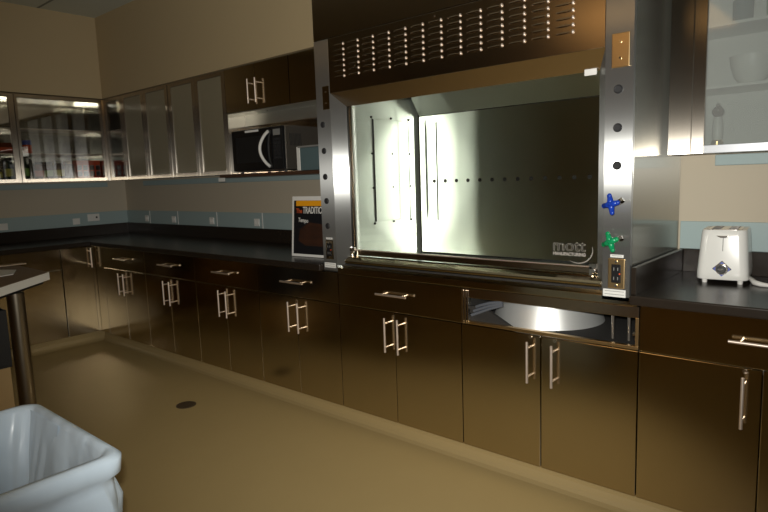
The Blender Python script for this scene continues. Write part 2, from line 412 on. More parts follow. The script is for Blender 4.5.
# ------------------------------------------------------------ countertops
t = thing('countertop', 'long L-shaped black epoxy countertop left of the fume hood', 'countertop', (-1.8, 0, .876))
MB().prism([(XL+.001, YB+2.6), (XF+.03, YB+2.6), (XF+.03, -.03), (-.112, -.03), (-.112, W-.001), (XL+.001, W-.001)], 2, .876, ZT).build('worktop', 'epoxy', t, bevel=.006, seg=3)
MB().prism([(XL+.001, YB+2.6), (XL+.022, YB+2.6), (XL+.022, W-.022), (-.112, W-.022), (-.112, W-.001), (XL+.001, W-.001)], 2, ZT, 1.0170).build('backsplash', 'epoxy', t, bevel=.002)
t = thing('countertop', 'black epoxy countertop to the right of the fume hood, under the toaster', 'countertop', (2.4, 0, .876))
MB().box(1.578, XR-.001, -.03, W-.001, .876, ZT).build('worktop', 'epoxy', t, bevel=.006, seg=3)
mb = MB().box(1.598, XR-.001, W-.022, W-.001, ZT, 1.0170); mb.build('backsplash', 'epoxy', t, bevel=.002)
MB().box(1.578, 1.597, -.01, W-.001, ZT, 1.0170).build('side_splash', 'epoxy', t, bevel=.002)

# ------------------------------------------------------------ wall cabinets
def case(parent, a, b, z0, z1, d, m='inner', shelves=(), back=True, t_=.018, sm='handle'):
    mb = MB().box(a+.001, a+t_, .021, d, z0, z1); mb.box(b-t_, b-.001, .021, d, z0, z1)
    mb.box(a+t_, b-t_, .021, d, z0, z0+t_); mb.box(a+t_, b-t_, .021, d, z1-t_, z1)
    mb.box(a+t_, b-t_, d-.008, d, z0+t_, z1-t_)
    mb.build('case', m, parent)
    for z in shelves: MB().box(a+t_, b-t_, .03, d-.008, z-.012, z).build('shelf', sm, parent, bevel=.002)
def glass_door(parent, a, b, z0, z1, pane, st=.045, rails=False):
    mb = MB().box(a+.001, a+st, 0, .02, z0, z1); mb.box(b-st, b-.001, 0, .02, z0, z1)
    if not rails: mb.box(a+st, b-st, 0, .02, z0, z0+.032); mb.box(a+st, b-st, 0, .02, z1-.032, z1)
    d = mb.build('door', 'frame', parent, bevel=.0015)
    if rails:
        for za in (z0, z1-.032): MB().box(a+st, b-st, 0, .02, za, za+.032).build('rail', 'railsteel', d, bevel=.0015)
    MB().box(a+st, b-st, .008, .012, z0+.032, z1-.032).build('pane', pane, d)
    return d
D = W-YU-.001
Z0, Z1 = 1.447, 2.2
SH = (1.70, 1.915)
# long run, frosted
t = thing('wall_cabinet', 'steel-framed wall cabinet with two frosted glass doors, left of the microwave', 'cabinet', world=False, group='glass-door wall cabinets')
case(t, 0, .79, Z0, Z1, D, 'inner', SH); glass_door(t, 0, .392, Z0, Z1, 'frost'); glass_door(t, .392, .79, Z0, Z1, 'frost')
t.location = (-2.247, YU, 0)
t2 = copy_tree(t); t2.location = (-3.047, YU, 0); t2['label'] = 'steel-framed wall cabinet with two frosted glass doors nearest the room corner'
t = thing('wall_cabinet', 'narrow clear glass wall cabinet in the corner, on the long wall side', 'cabinet', world=False, group='glass-door wall cabinets')
case(t, 0, .345, Z0, Z1, D, 'mirror', SH); glass_door(t, 0, .345, Z0, Z1, 'glass')
t.location = (-3.395, YU, 0)
# left wall, clear
t = thing('wall_cabinet', 'clear glass wall cabinet full of jars on the left wall beside the corner', 'cabinet', world=False, group='glass-door wall cabinets')
case(t, 0, .735, Z0, Z1, D, 'mirror', SH); glass_door(t, 0, .735, Z0, Z1, 'glass', .022)
t.rotation_euler = (0, 0, PI/2); t.location = (XU, -.385, 0)
t2 = thing('wall_cabinet', 'darker glass wall cabinet cut off by the left edge of the photo', 'cabinet', world=False, group='glass-door wall cabinets')
case(t2, 0, .78, Z0, Z1, D, 'mirror', SH); glass_door(t2, 0, .78, Z0, Z1, 'glass')
t2.rotation_euler = (0, 0, PI/2); t2.location = (XU, -1.169, 0)
t = tag(MB().prism([(-3.43, .351), (-3.411, .351), (-3.397, .366), (-3.397, .385), (-3.43, .385)], 2, Z0, Z1).build('corner_post', 'frame', bevel=.001), 'slim steel post in the inner corner between the glass wall cabinets', 'post')

# short cabinets over the microwave
def solid_upper(wd, label, two=True):
    t = thing('wall_cabinet', label, 'cabinet', world=False, group='short solid-door wall cabinets over the microwave')
    case(t, 0, wd, 1.895, Z1, D, 'inner')
    for a, c, hx in (((G, wd/2-.001, wd/2-.042), (wd/2+.001, wd-G, wd/2+.042)) if two else ((G, wd-G, wd-.36),)):
        d = MB().box(a, c, 0, .019, 1.888, Z1).build('door', 'steel', t, bevel=.0022); bar_handle(d, hx, 1.93, 2.095)
    return t
t = solid_upper(.712, 'short steel wall cabinet with two doors directly above the microwave'); t.location = (-1.457, YU, 0)
t = thing('wall_cabinet', 'short steel wall cabinet between the microwave cabinet and the fume hood', 'cabinet', world=False, group='short solid-door wall cabinets over the microwave')
case(t, 0, .63, 1.895, Z1, D, 'inner'); MB().box(G, .285, 0, .019, 1.888, Z1).build('door', 'steel', t, bevel=.0022)
d = MB().box(.287, .628, 0, .019, 1.888, Z1).build('door', 'steel', t, bevel=.0022)
t.location = (-.743, YU, 0)
# niche: shelf, side, back, valance
t = thing('microwave_niche', 'open brown and steel niche with shelf that holds the microwave', 'shelf', (-1.0, .5, 1.425))
MB().box(-1.56, -.113, YU-.025, W-.002, 1.425, 1.4485).build('shelf_board', 'shelfwood', t, bevel=.002)
MB().box(-.75, -.733, .53, W-.004, 1.80, 1.893).build('divider', 'inner', t)
MB().box(-1.455, -.113, W-.012, W-.004, 1.449, 1.893).build('back_panel', 'steel_dk', t)
MB().box(-1.455, -.113, .52, .53, 1.80, 1.893).build('valance', 'panel', t)
MB().box(-1.455, -.113, .50, .52, 1.793, 1.800).build('valance_lip', 'chrome', t, bevel=.002)
MB().box(-1.455, -.113, YU+.002, .52, 1.882, 1.8875).build('soffit_panel', 'panel', t)
MB().disc((-1.09, .45, 1.883), .008, 2, .004).build('screw', 'dark', t)
MB().box(-1.457, -1.442, YU, W-.006, 1.449, 1.886).build('side_panel', 'frame', t, bevel=.001)
o = MB().box(-1.57, -1.49, YU-.03, YU-.026, 1.397, 1.424).build('shelf_tag', 'paper'); tag(o, 'small white tag hanging under the left end of the microwave shelf', 'tag')

# microwave
x0, x1, y0, y1, z0, z1 = -1.325, -.762, .30, .636, 1.461, 1.752
t = thing('microwave', 'black microwave oven with curved chrome handle on the wall shelf', 'microwave', ((x0+x1)/2, .45, 1.449))
MB().box(x0, x1, y0+.025, y1, z0, z1).build('body', 'mwbody', t, bevel=.005)
MB().box(x0+.003, -.873, y0, y0+.0245, z0+.004, z1-.004).build('door', 'mwdoor', t, bevel=.006)
d = t.children[-1]
MB().box(x0+.05, -.99, y0-.002, y0+.001, z0+.06, z1-.055).build('window', 'black', d)
pts = []
for k in range(13):
    u = k/12; pts.append((-.897-.066*math.sin(PI*u)**.7, y0-.006-.028*math.sin(PI*u), z0+.025+.235*u))
MB().tube(pts, .0105, 10).build('handle', 'white', d, smooth=True)
cp = MB().box(-.871, x1-.002, y0, y0+.0245, z0+.004, z1-.004).build('control_panel', 'black', t, bevel=.003)
MB().box(-.855, -.785, y0-.002, y0, 1.69, 1.73).build('display', 'grey', cp)
mb = MB()
for r in range(6):
    for c_ in range(3): mb.box(-.855+c_*.025, -.835+c_*.025, y0-.0025, y0, 1.655-r*.024, 1.672-r*.024)
mb.build('keypad', 'rubber', cp)
MB().box(-1.16, -1.01, y0-.0015, y0, 1.727, 1.741).build('label', 'paper', t)
mb = MB()
for k in range(9): mb.box(x1, x1+.0015, .36+k*.012, .366+k*.012, 1.62, 1.70)
mb.build('side_vents', 'dark', t)
mb = MB()
for xx in (x0+.04, x1-.04):
    for yy in (y0+.05, y1-.04): mb.lathe([(.012, 0), (.012, .0125)], (xx, yy, 1.449), 12)
mb.build('feet', 'rubber', t)
# box added to stand in for the blue-grey reflection in the microwave side
t = thing('reflection_box', 'blue-grey box with a white front strip, standing in for a reflection beside the microwave', 'box', (-.49, .4, 1.449))
MB().box(-.60, -.38, .30, .50, 1.449, 1.592).build('body', 'tealbox', t, bevel=.004)
MB().box(-.612, -.380, .292, .508, 1.592, 1.604).build('lid', 'grey', t, bevel=.003)
MB().box(-.632, -.602, .30, .34, 1.449, 1.60).build('edge_strip', 'white', t, bevel=.002)

# right wall cabinets
t = thing('wall_cabinet', 'large steel wall cabinet with hazy glass doors above the toaster', 'cabinet', world=False)
case(t, 0, .98, 1.44, Z1, D, 'white', (1.70, 1.935), sm='white')
MB().box(0, .084, 0, .0205, 1.437, Z1).build('filler_stile', 'frame', t, bevel=.001)
glass_door(t, .086, .53, 1.437, Z1, 'haze', .046, True); glass_door(t, .532, .98, 1.437, Z1, 'haze', .046, True)
t.location = (1.593, YU, 0)
t = copy_tree(t); t.location = (2.575, YU, 0); t['label'] = 'hazy glass wall cabinet to the right of the photo edge'

# ------------------------------------------------------------ fume hood
HX0, HX1 = -.107, 1.570
t = thing('fume_hood', 'large stainless steel laboratory fume hood in the middle of the cabinet run', 'fume hood', (.73, .3, .88))
hood = t
PL, PR = 0.0, 1.465
IL, IR = .09, 1.42
BY = .635     # baffle face
# base and work surface
MB().box(.0, 1.6, .0, .02, .868, .900).build('base_rail', 'steel', t, bevel=.002)
MB().box(HX0+.003, HX1-.003, .022, .655, .878, .913).build('work_surface', 'liner', t, bevel=.002)
# left post: front leaf, outer side
MB().box(HX0, PL, .0, .02, .882, 2.118).build('left_post', 'post', t, bevel=.0015)
MB().box(PR, HX1, .0, .02, .882, 2.118).build('right_post', 'post', t, bevel=.0015)
MB().box(HX0, HX0+.003, .021, .655, .915, 2.935).build('left_side_panel', 'side', t)
MB().box(HX1-.003, HX1, .021, .655, .915, 2.935).build('right_side_panel', 'side', t)
# 45 degree aerofoils round the opening
MB().hexa([(PL, .002, .915), (PL+.06, .062, .915), (PL+.055, .068, .915), (PL-.001, .012, .915), (PL, .002, 1.839), (PL+.06, .062, 1.768), (PL+.055, .068, 1.768), (PL-.001, .012, 1.839)]).build('left_airfoil', 'post', t)
MB().hexa([(PR, .002, .915), (PR-.043, .062, .915), (PR-.038, .068, .915), (PR+.001, .012, .915), (PR, .002, 1.839), (PR-.043, .062, 1.768), (PR-.038, .068, 1.768), (PR+.001, .012, 1.839)]).build('right_airfoil', 'post', t)
MB().hexa([(PL, .002, 1.839), (PR, .002, 1.839), (PR, .012, 1.841), (PL, .012, 1.841), (PL+.06, .062, 1.768), (PR-.043, .062, 1.768), (PR-.043, .070, 1.772), (PL+.06, .070, 1.772)]).build('top_airfoil', 'steel_dk', t)
# header with louvres
h = MB().box(PL+.001, PR-.001, .0, .018, 1.839, 2.118).build('header_panel', 'steel_dk', t, bevel=.001)
mb = MB()
for k in range(13):
    for r in range(7):
        cx = .112+k*.1023-.037; z = 2.076-.0267*r
        mb.ellipsoid((cx, .0, z), .036, .0014, .0050, 14, 8)
mb.build('louvers', 'steel_dk', h, smooth='all')
for k in range(13):
    mb = MB()
    for r in range(7): mb.ellipsoid((.112+k*.1023, -.001, 2.076-.0267*r), .0062, .006, .0085, 12, 8)
    mb.build('louver_glints', 'handle', h, smooth='all')  # bright bumps added at the louvre ends to make the flash glints
mb = MB()
for (xx, zz) in ((-.03+.24, 1.97), (.215, 1.955), (.52, 2.0), (.52, 1.975), (.72, 2.10)): mb.disc((xx-.03, -.001, zz), .004, 1, .004, 10)
mb.build('rivets', 'chrome', h)
MB().box(1.366, 1.414, .050, .053, 1.752, 1.776).build('header_label', 'paper', t)
MB().box(HX0, HX1, .0, .018, 2.121, 2.935).build('enclosure_panel', 'steel_dk', t, bevel=.001)
MB().box(HX0+.004, HX1-.004, .019, .655, 2.12, 2.125).build('ceiling_plate', 'steel_dk', t)
# interior
MB().box(IL-.004, IL, .07, .652, .913, 2.10).build('left_liner', 'liner_side', t)
MB().box(IR, IR+.004, .07, .652, .913, 2.10).build('right_liner', 'liner', t)
MB().box(IL+.022, IR-.022, BY, BY+.006, .925, 1.74).build('back_baffle', 'liner', t)
MB().box(IL, IR, .648, .654, .913, 2.10).build('back_panel', 'dark', t)
MB().hexa([(IL+.022, BY, 1.745), (IR-.022, BY, 1.745), (IR-.022, BY+.006, 1.748), (IL+.022, BY+.006, 1.748), (IL+.022, .40, 2.06), (IR-.022, .40, 2.06), (IR-.022, .406, 2.064), (IL+.022, .406, 2.064)]).build('upper_baffle', 'liner', t)
MB().box(IL+.002, IR-.002, .02, .63, 2.09, 2.096).build('roof_liner', 'liner', t)
mb = MB()
for k in range(13): mb.disc((.214+k*.0788, BY-.0005, 1.354), .011, 1, .003, 14)
mb.build('baffle_holes', 'dark', t)
mb = MB().box(.232, .238, BY-.003, BY, 1.12, 1.70); mb.build('baffle_slot', 'dark', t)
ap = MB().box(IL, IL+.006, .235, .542, 1.14, 1.71).build('access_panel', 'liner_side', t, bevel=.002)
mb = MB()
for (a, b) in ((.229, .234), (.543, .548)): mb.box(IL, IL+.007, a, b, 1.14, 1.71)
mb.build('access_panel_gasket', 'dark', ap)
mb = MB()
for y in (.22, .39, .555):
    for z in (1.13, 1.33, 1.52, 1.72):
        mb.disc((IL+.004, y, z), .006, 0, .008, 10)
mb.build('bolts', 'dark', ap)
# sash
s = MB().box(.066, 1.425, .072, .088, .966, .993); s.box(.062, .069, .072, .088, .993, 1.80); s.box(1.421, 1.427, .072, .088, .993, 1.80)
s = s.build('sash', 'steel_dk', t, bevel=.003)
MB().box(.066, 1.425, .070, .090, .9935, .998).build('sash_lip', 'handle', s, bevel=.002)
MB().box(.069, 1.421, .078, .083, .993, 1.86).build('pane', 'sash', s)
text('mott', .068, 'logo', 'logo', s, face_y(1.226, .0765, 1.056), outline=.0009, width=.142, bold=.0)
text('MANUFACTURING', .018, 'logo', 'logo_line', s, face_y(1.226, .0765, 1.036), width=.142, bold=.0012)
pts = []
for k in range(20):
    a = math.radians(-125+k*7.4); pts.append((1.335+.062*math.cos(a), .0765, 1.062+.062*math.sin(a)*.9))
MB().tube(pts, [.0008+.002*math.sin(PI*k/19) for k in range(20)], 8).build('logo_arc', 'logo', s)
# sill aerofoil
MB().prism([(.064, .964), (.03, .962), (.004, .952), (-.006, .943), (-.004, .934), (.006, .928), (.064, .930)], 0, .062, 1.462).build('sill_airfoil', 'steel', t, bevel=.002)
MB().prism([(.062, .927), (.03, .922), (.03, .903), (.062, .903)], 0, .003, 1.462).build('sill_recess_shade', 'dark', t)  # recess under the sill, its shadow put in as dark colour
for sx, nm in ((.058, 'a'), (1.395, 'b')):
    mb = MB().box(sx, sx+.012, .045, .062, .93, 1.0); mb.box(sx-.002, sx+.03, .045, .066, .99, 1.012); mb.tube([(sx+.02, .036, .985), (sx+.02, .05, .985)], .008, 10)
    mb.build('sash_bracket', 'chrome', t, bevel=.001)
# post fittings
def plug(x, z):
    MB().lathe([(.0165, -.004), (.0165, .002), (.013, .005), (.011, .004)], (0, 0, 0), 20).build('hole_plug', 'rubber', t, mtx=Matrix.Translation((x, -.002, z)) @ Matrix.Rotation(PI/2, 4, 'X'))
for z in (1.68, 1.54, 1.40): plug(1.516, z); plug(-.062, z)
for z in (1.268, 1.130): plug(-.060, z)
def screws(xs, zs_, y, p_):
    mb = MB()
    for x in xs:
        for z in zs_: mb.disc((x, y, z), .005, 1, .004, 10)
    mb.build('screws', 'chrome', p_)
pb = MB().box(1.490, 1.556, -.006, -.0005, 1.757, 1.880).build('blank_plate', 'brass', t, bevel=.004, seg=3); screws((1.523,), (1.79, 1.848), -.007, pb)  # plate coloured brass to hold its orange reflection
pb = MB().box(-.052, -.003, -.006, -.0005, 1.757, 1.880).build('blank_plate', 'steel', t, bevel=.004, seg=3); screws((-.028,), (1.79, 1.848), -.007, pb)
def outlet(xa, xb, za, zb, m):
    pb = MB().box(xa, xb, -.006, -.0005, za, zb).build('outlet_plate', m, t, bevel=.004, seg=3)
    xm = (xa+xb)/2; zm = (za+zb)/2
    o = MB().box(xm-.018, xm+.018, -.010, -.0055, zm-.036, zm+.036).build('socket', 'black', pb, bevel=.003)
    mb = MB()
    for dz in (-.018, .018):
        mb.box(xm-.009, xm-.006, -.0105, -.0098, zm+dz-.006, zm+dz+.006); mb.box(xm+.006, xm+.009, -.0105, -.0098, zm+dz-.006, zm+dz+.006)
    mb.build('slots', 'grey', o)
    MB().box(xm+.012, xm+.017, -.0108, -.0098, zm-.003, zm+.003).build('indicator', 'labr', o)
    screws((xm,), (za+.012, zb-.012), -.007, pb)
outlet(1.489, 1.553, .931, 1.047, 'brass'); outlet(-.080, -.022, .945, 1.052, 'steel')
def lab(xa, xb, za, zb, lines):
    l = MB().box(xa, xb, -.0014, -.0002, za, zb).build('post_label', 'paper', t)
    mb = MB()
    for k in range(lines):
        z = za+(zb-za)*(k+.7)/(lines+.4); mb.box(xa+.006, xb-.006, -.0018, -.0012, z, z+.002)
    mb.build('printed_line', 'grey', l)
lab(1.496, 1.546, 1.051, 1.062, 1); lab(1.470, 1.556, .897, .926, 2); lab(-.098, -.012, .897, .925, 2); lab(-.078, -.030, 1.056, 1.066, 1)
# gas valves
def valve(x, z, m, ang, name):
    v = MB().tube([(x+.022, 0, z+.004), (x+.022, -.03, z+.004)], .010, 12)
    v.tube([(x+.022, -.03, z+.004), (x+.012, -.055, z)], .009, 12); v.tube([(x+.022, -.030, z+.004), (x+.040, -.040, z+.016), (x+.047, -.046, z+.008)], .008, 10)
    v = v.build('valve_body', 'chrome', t, smooth=True)
    mb = MB()
    mb.lathe([(.006, -.009), (.014, -.006), (.015, .004), (.007, .010)], (0, 0, 0), 16)
    for k in range(4):
        a = ang+k*PI/2
        mb.tube([(0, 0, 0), (.018*math.cos(a), .018*math.sin(a), 0), (.036*math.cos(a), .036*math.sin(a), .001)], [.018, .013, .010], 12)
        mb.ellipsoid((.037*math.cos(a), .037*math.sin(a), .001), .0115, .0115, .009, 12, 8)
    mb.build(name, m, v, smooth='all', mtx=Matrix.Translation((x+.010, -.060, z)) @ Matrix.Scale(.86, 4) @ Matrix.Rotation(math.radians(-22), 4, 'Z') @ Matrix.Rotation(PI/2, 4, 'X'))
valve(1.506, 1.258, 'blue', math.radians(12), 'blue_handle'); valve(1.506, 1.117, 'green', math.radians(22), 'green_handle')

# ------------------------------------------------------------ wall outlets
def wall_outlet(loc, rz, label, kind):
    t = thing('wall_outlet', label, 'outlet', loc, rz, 'outlets in the teal strip', world=False)
    if kind == 'plate':
        MB().box(-.058, .058, -.008, -.0005, -.035, .035).build('plate', 'white', t, bevel=.003)
        MB().box(.02, .036, -.0095, -.0075, -.008, .010).build('jack', 'black', t)
    else:
        MB().box(-.034, .034, -.007, -.0005, -.03, .03).build('plate', 'white', t, bevel=.012, seg=4)
        for s_ in (-1, 1): MB().box(s_*.015-.009, s_*.015+.009, -.010, -.0065, -.015, .013).build('socket', 'white', t, bevel=.004)
    return t
for x, lab_ in ((-3.30, 'small white outlet in the teal strip nearest the room corner'), (-2.796, 'small white outlet, second from the corner on the long wall'),
               (-2.175, 'small white outlet below the second frosted cabinet, between two strip joints'), (-1.546, 'small white outlet in the teal strip below the left end of microwave shelf')):
    wall_outlet((x, W-.008, 1.065), 0, lab_, 'duplex')
for i, x in enumerate((-3.361+.06, -2.726, -2.099, -1.475)):
    if i == 0: x = -3.24
    o = MB().box(x-.004, x+.004, W-.011, W-.0085, 1.0178, 1.1425).build('strip_joint_cover', 'white'); tag(o, ['pale joint cover on the teal strip nearest the corner', 'pale joint cover beside the second outlet from the corner', 'pale joint cover beside the third outlet from the corner', 'pale joint cover on the teal strip nearest the poster'][i], 'trim', 'joint covers on the teal strip')
wall_outlet((XL+.008, .305, 1.092), PI/2, 'wide white outlet plate with one dark jack on the left wall', 'plate')
wall_outlet((XL+.008, .139, 1.065), PI/2, 'small white outlet on the left wall beside the wide outlet plate', 'duplex')
wall_outlet((XL+.008, -.486, 1.065), PI/2, 'small white outlet at the left edge of the photo', 'duplex')

# ------------------------------------------------------------ poster card on the counter
t = thing('poster_card', 'white-bordered black poster with an orange band leaning on the countertop', 'poster', (-.36, .16, ZT), world=False)
# local: x from left edge, y depth, z up; leans back a little
wP, hP = .40, .375
MB().box(0, wP, 0, .006, .002, hP).build('card', 'white', t, bevel=.001)
MB().box(.017, wP-.017, -.0012, 0, .018, hP-.026).build('picture', 'poster', t)
MB().box(.036, wP-.017, -.0018, -.0012, hP-.060, hP-.027).build('orange_band', 'orange', t)
MB().prism([(.06, .10), (.12, .07), (.32, .07), (.38, .11), (.38, .17), (.30, .20), (.15, .215), (.07, .17)], 1, -.0016, -.0012).build('food_photo', 'food', t)
text('The', .040, 'redtext', 'heading_red', t, face_y(.036, -.0016, hP-.103), width=.052, bold=.0008)
text('TRADITION', .058, 'white', 'heading', t, face_y(.094, -.0016, hP-.105), width=.188, bold=.001)
text('Tempo', .036, 'white', 'subheading', t, face_y(.055, -.0016, hP-.157) @ Matrix.Rotation(math.radians(-4), 4, 'Z'), width=.085, bold=.0004)
mb = MB().hexa([(.12, .02, .004), (.28, .02, .004), (.28, .024, .004), (.12, .024, .004), (.16, .006, .25), (.24, .006, .25), (.24, .010, .25), (.16, .010, .25)])
mb.build('easel_flap', 'cardboard', t)
t.location = (-.556, .150, ZT); t.rotation_euler = (math.radians(-5), 0, math.radians(4))
for ch in t.children:
    if ch.name.startswith('easel'): ch.data.transform(Matrix.Translation((0, .0, 0)))

# ------------------------------------------------------------ toaster
t = thing('toaster', 'white two-slot toaster with chrome diamond dial on the right countertop', 'toaster', (1.797, .485, ZT), math.radians(5), world=False)
# local: front faces -y, width .19 in x, length .26 in y
def rrect(wx, wy, r, n=6):
    P = []
    for cx, cy, a0 in ((wx-r, wy-r, 0), (-wx+r, wy-r, 90), (-wx+r, -wy+r, 180), (wx-r, -wy+r, 270)):
        for k in range(n+1):
            a = math.radians(a0+90*k/n); P.append((cx+r*math.cos(a), cy+r*math.sin(a)))
    return P
mb = MB(); rings = []
for z, k, r in ((.018, .97, .03), (.022, .995, .032), (.05, .99, .033), (.19, .885, .038), (.209, .865, .040), (.217, .83, .036)):
    rings.append([mb.bm.verts.new((x, y, z)) for x, y in rrect(.093*k, .118*k, r*k)])
for A, B in zip(rings, rings[1:]):
    n = len(A)
    for k in range(n): mb.bm.faces.new((A[k], A[(k+1) % n], B[(k+1) % n], B[k]))
mb.bm.faces.new(rings[0][::-1]); mb.bm.faces.new(rings[-1])
mb.build('body', 'toaster', t, smooth=True)
mb = MB().prism(rrect(.058, .086, .02), 2, .2155, .2185); tp = mb.build('top_plate', 'chrome', t)
for s_ in (-1, 1): MB().box(s_*.030-.016, s_*.030+.016, -.07, .07, .2185, .2195).build('slot', 'black', tp)
for s_ in (-1, 1):
    for yy in (-.04, .0, .04): MB().tube([(s_*.030-.014, yy, .221), (s_*.030+.014, yy, .221)], .0015, 6).build('slot_wire', 'chrome', tp)
YF = -.112
def fy(z): return -.115*(.995-.085*(z-.022)/.168)-.0005
MB().hexa([(-.0015, fy(.075)-.001, .075), (.0015, fy(.075)-.001, .075), (.0015, fy(.075)+.002, .075), (-.0015, fy(.075)+.002, .075), (-.0015, fy(.19)-.001, .19), (.0015, fy(.19)-.001, .19), (.0015, fy(.19)+.002, .19), (-.0015, fy(.19)+.002, .19)]).build('lever_slot', 'grey', t)
lv = MB().prism([(-.024, .196), (.024, .196), (.008, .188), (-.008, .188)], 1, fy(.19)-.018, fy(.19)+.003).build('lever', 'chrome', t, bevel=.002)
zc_ = .062
ch = MB().prism([(-.036, zc_), (0, zc_-.035), (.036, zc_), (0, zc_+.035)], 1, fy(zc_)-.004, fy(zc_)+.003).build('dial_badge', 'chrome', t, bevel=.003)
bi = MB().prism([(-.031, zc_), (0, zc_-.030), (.031, zc_), (0, zc_+.030)], 1, fy(zc_)-.005, fy(zc_)-.003).build('badge_inlay', 'blueink', ch)
MB().disc((0, fy(zc_)-.006, zc_), .0225, 1, .004, 28).build('silver_ring', 'chrome', bi)
MB().disc((0, fy(zc_)-.012, zc_), .0175, 1, .014, 24).build('dial', 'black', ch, bevel=.002)
MB().box(-.011, .004, fy(zc_)-.0205, fy(zc_)-.0188, zc_-.001, zc_+.004).build('dial_pointer', 'chrome', ch)
for sx in (-.063, .063):
    for sy in (-.085, .085): MB().lathe([(.009, 0), (.011, .0185)], (sx, sy, 0), 12).build('foot', 'white', t)
MB().tube([(.078, -.02, .030), (.115, -.09, .010), (.135, -.115, .010), (.19, -.125, .0052), (.27, -.12, .005), (.38, -.06, .005), (.5, .04, .005)], [.006, .011, .0095, .005, .005, .005, .005], 10).build('power_cord', 'white', t, smooth='all')

# ------------------------------------------------------------ jars and bottles in the left wall cabinet
def jar(name, lab_, cat, x, y, z, r, h, m, cap, band, group, neck=False):
    t = thing(name, lab_, cat, (x, y, z), 0, group, world=False)
    if neck: prof = [(r*.9, 0), (r, .006), (r, h*.55), (r*.85, h*.64), (r*.38, h*.74), (r*.34, h*.93)]
    else: prof = [(r*.9, 0), (r, .006), (r, h*.74), (r*.8, h*.84), (r*.78, h*.86)]
    MB().lathe(prof, n=16).build('glass_body', m, t, smooth=True)
    zt_ = prof[-1][1]; rc = r*.42 if neck else r*.86
    MB().lathe([(rc, zt_), (rc, h-.003), (rc*.93, h)], n=16).build('cap', cap, t, smooth=True)
    if band: MB().lathe([(r*1.015, h*.2), (r*1.015, h*.52)], n=16).build('label_band', band, t, smooth=True)
    return t
zf = Z0+.018
G1 = 'jars and bottles on the bottom shelf of left glass cabinet'
specs = [(-.325, .030, .205, 'dgreen', 'black', 'labg', True, 'dark green bottle with green label at the left end of jar row'),
         (-.255, .030, .19, 'dgreen', 'black', None, True, 'dark green bottle without label, second in the jar row'),
         (-.215, .036, .165, 'amber', 'black', 'labr', False, 'red-labelled dark jar between the green bottles and the pale-labelled jar'),
         (-.135, .036, .165, 'brownjar', 'dgreen', 'labg', False, 'dark jar with green label and dark green cap'),
         (-.045, .042, .175, 'brownjar', 'white', 'laby', False, 'jar with white lid and yellow label near middle of bottom shelf'),
         (.045, .040, .17, 'brownjar', 'brass', None, False, 'brown jar with brass-coloured lid beside the dark red cartons')]
for i, (y, r, h, m, cp_, bd, nk, lb) in enumerate(specs):
    jar('bottle' if nk else 'jar', lb, 'bottle' if nk else 'jar', -3.50 - (.07 if i == 1 else 0), y, zf, r, h, m, cp_, bd, G1, nk)
# red cartons holding small jars
t = thing('jar_carton', 'dark red carton stacked with small dark jars at right of bottom shelf', 'carton', (-3.54, .225, zf))
MB().box(-3.60, -3.49, .105, .215, zf, zf+.175).build('carton_box', 'labr', t, bevel=.002)
MB().box(-3.60, -3.49, .218, .325, zf, zf+.175).build('carton_box', 'labr', t, bevel=.002)
mb = MB()
for yy in (.13, .185, .245, .30):
    for zz in (zf+.05, zf+.105): mb.box(-3.489, -3.486, yy-.020, yy+.020, zz-.02, zz+.02)
mb.build('dark_windows', 'black', t)
mb = MB()
for yy in (.13, .185, .245, .30):
    for zz in (zf+.073, zf+.128): mb.box(-3.489, -3.4855, yy-.020, yy+.020, zz-.003, zz+.003)
mb.build('pale_rims', 'grey', t)
t = thing('soup_tin', 'red and blue tin standing on middle shelf above the jars', 'tin', (-3.52, -.285, SH[0]), world=False)
MB().lathe([(.036, 0), (.036, .12)], n=20).build('can', 'chrome', t, smooth=True)
MB().lathe([(.0365, .004), (.0365, .075)], n=20).build('red_label_band', 'labr', t, smooth=True)
MB().lathe([(.0365, .078), (.0365, .116)], n=20).build('blue_label_band', 'blueink', t, smooth=True)
for i, (y, r, h, m, bd, lb) in enumerate(((-.455, .034, .20, 'dgreen', 'laby', 'bottle with yellow-green label in the darker cabinet at the photo edge'),
                                        (-.545, .036, .15, 'dgreen', 'laby', 'short jar with yellow-green label in the cabinet at the photo edge'))):
    jar('jar', lb, 'jar', -3.50, y, zf, r, h, m, 'black', bd, 'jars in the cabinet at the left edge')
t = thing('carton', 'dark red carton on middle shelf of the cabinet at the photo edge', 'carton', (-3.52, -.47, SH[0]), world=False)
MB().box(-.05, .05, -.07, .07, 0, .09).build('box', 'amber', t, bevel=.003); MB().box(.0505, .0515, -.05, .05, .02, .05).build('label_patch', 'labr', t)
# jars in the corner cabinet
jar('jar', 'dark brown jar in the narrow corner cabinet, left of its pair', 'jar', -3.27, .53, zf, .04, .16, 'brownjar', 'black', None, 'jars in the corner cabinet')
jar('jar', 'dark red jar in the narrow corner cabinet, right of its pair', 'jar', -3.16, .53, zf, .04, .17, 'amber', 'black', 'labr', 'jars in the corner cabinet')

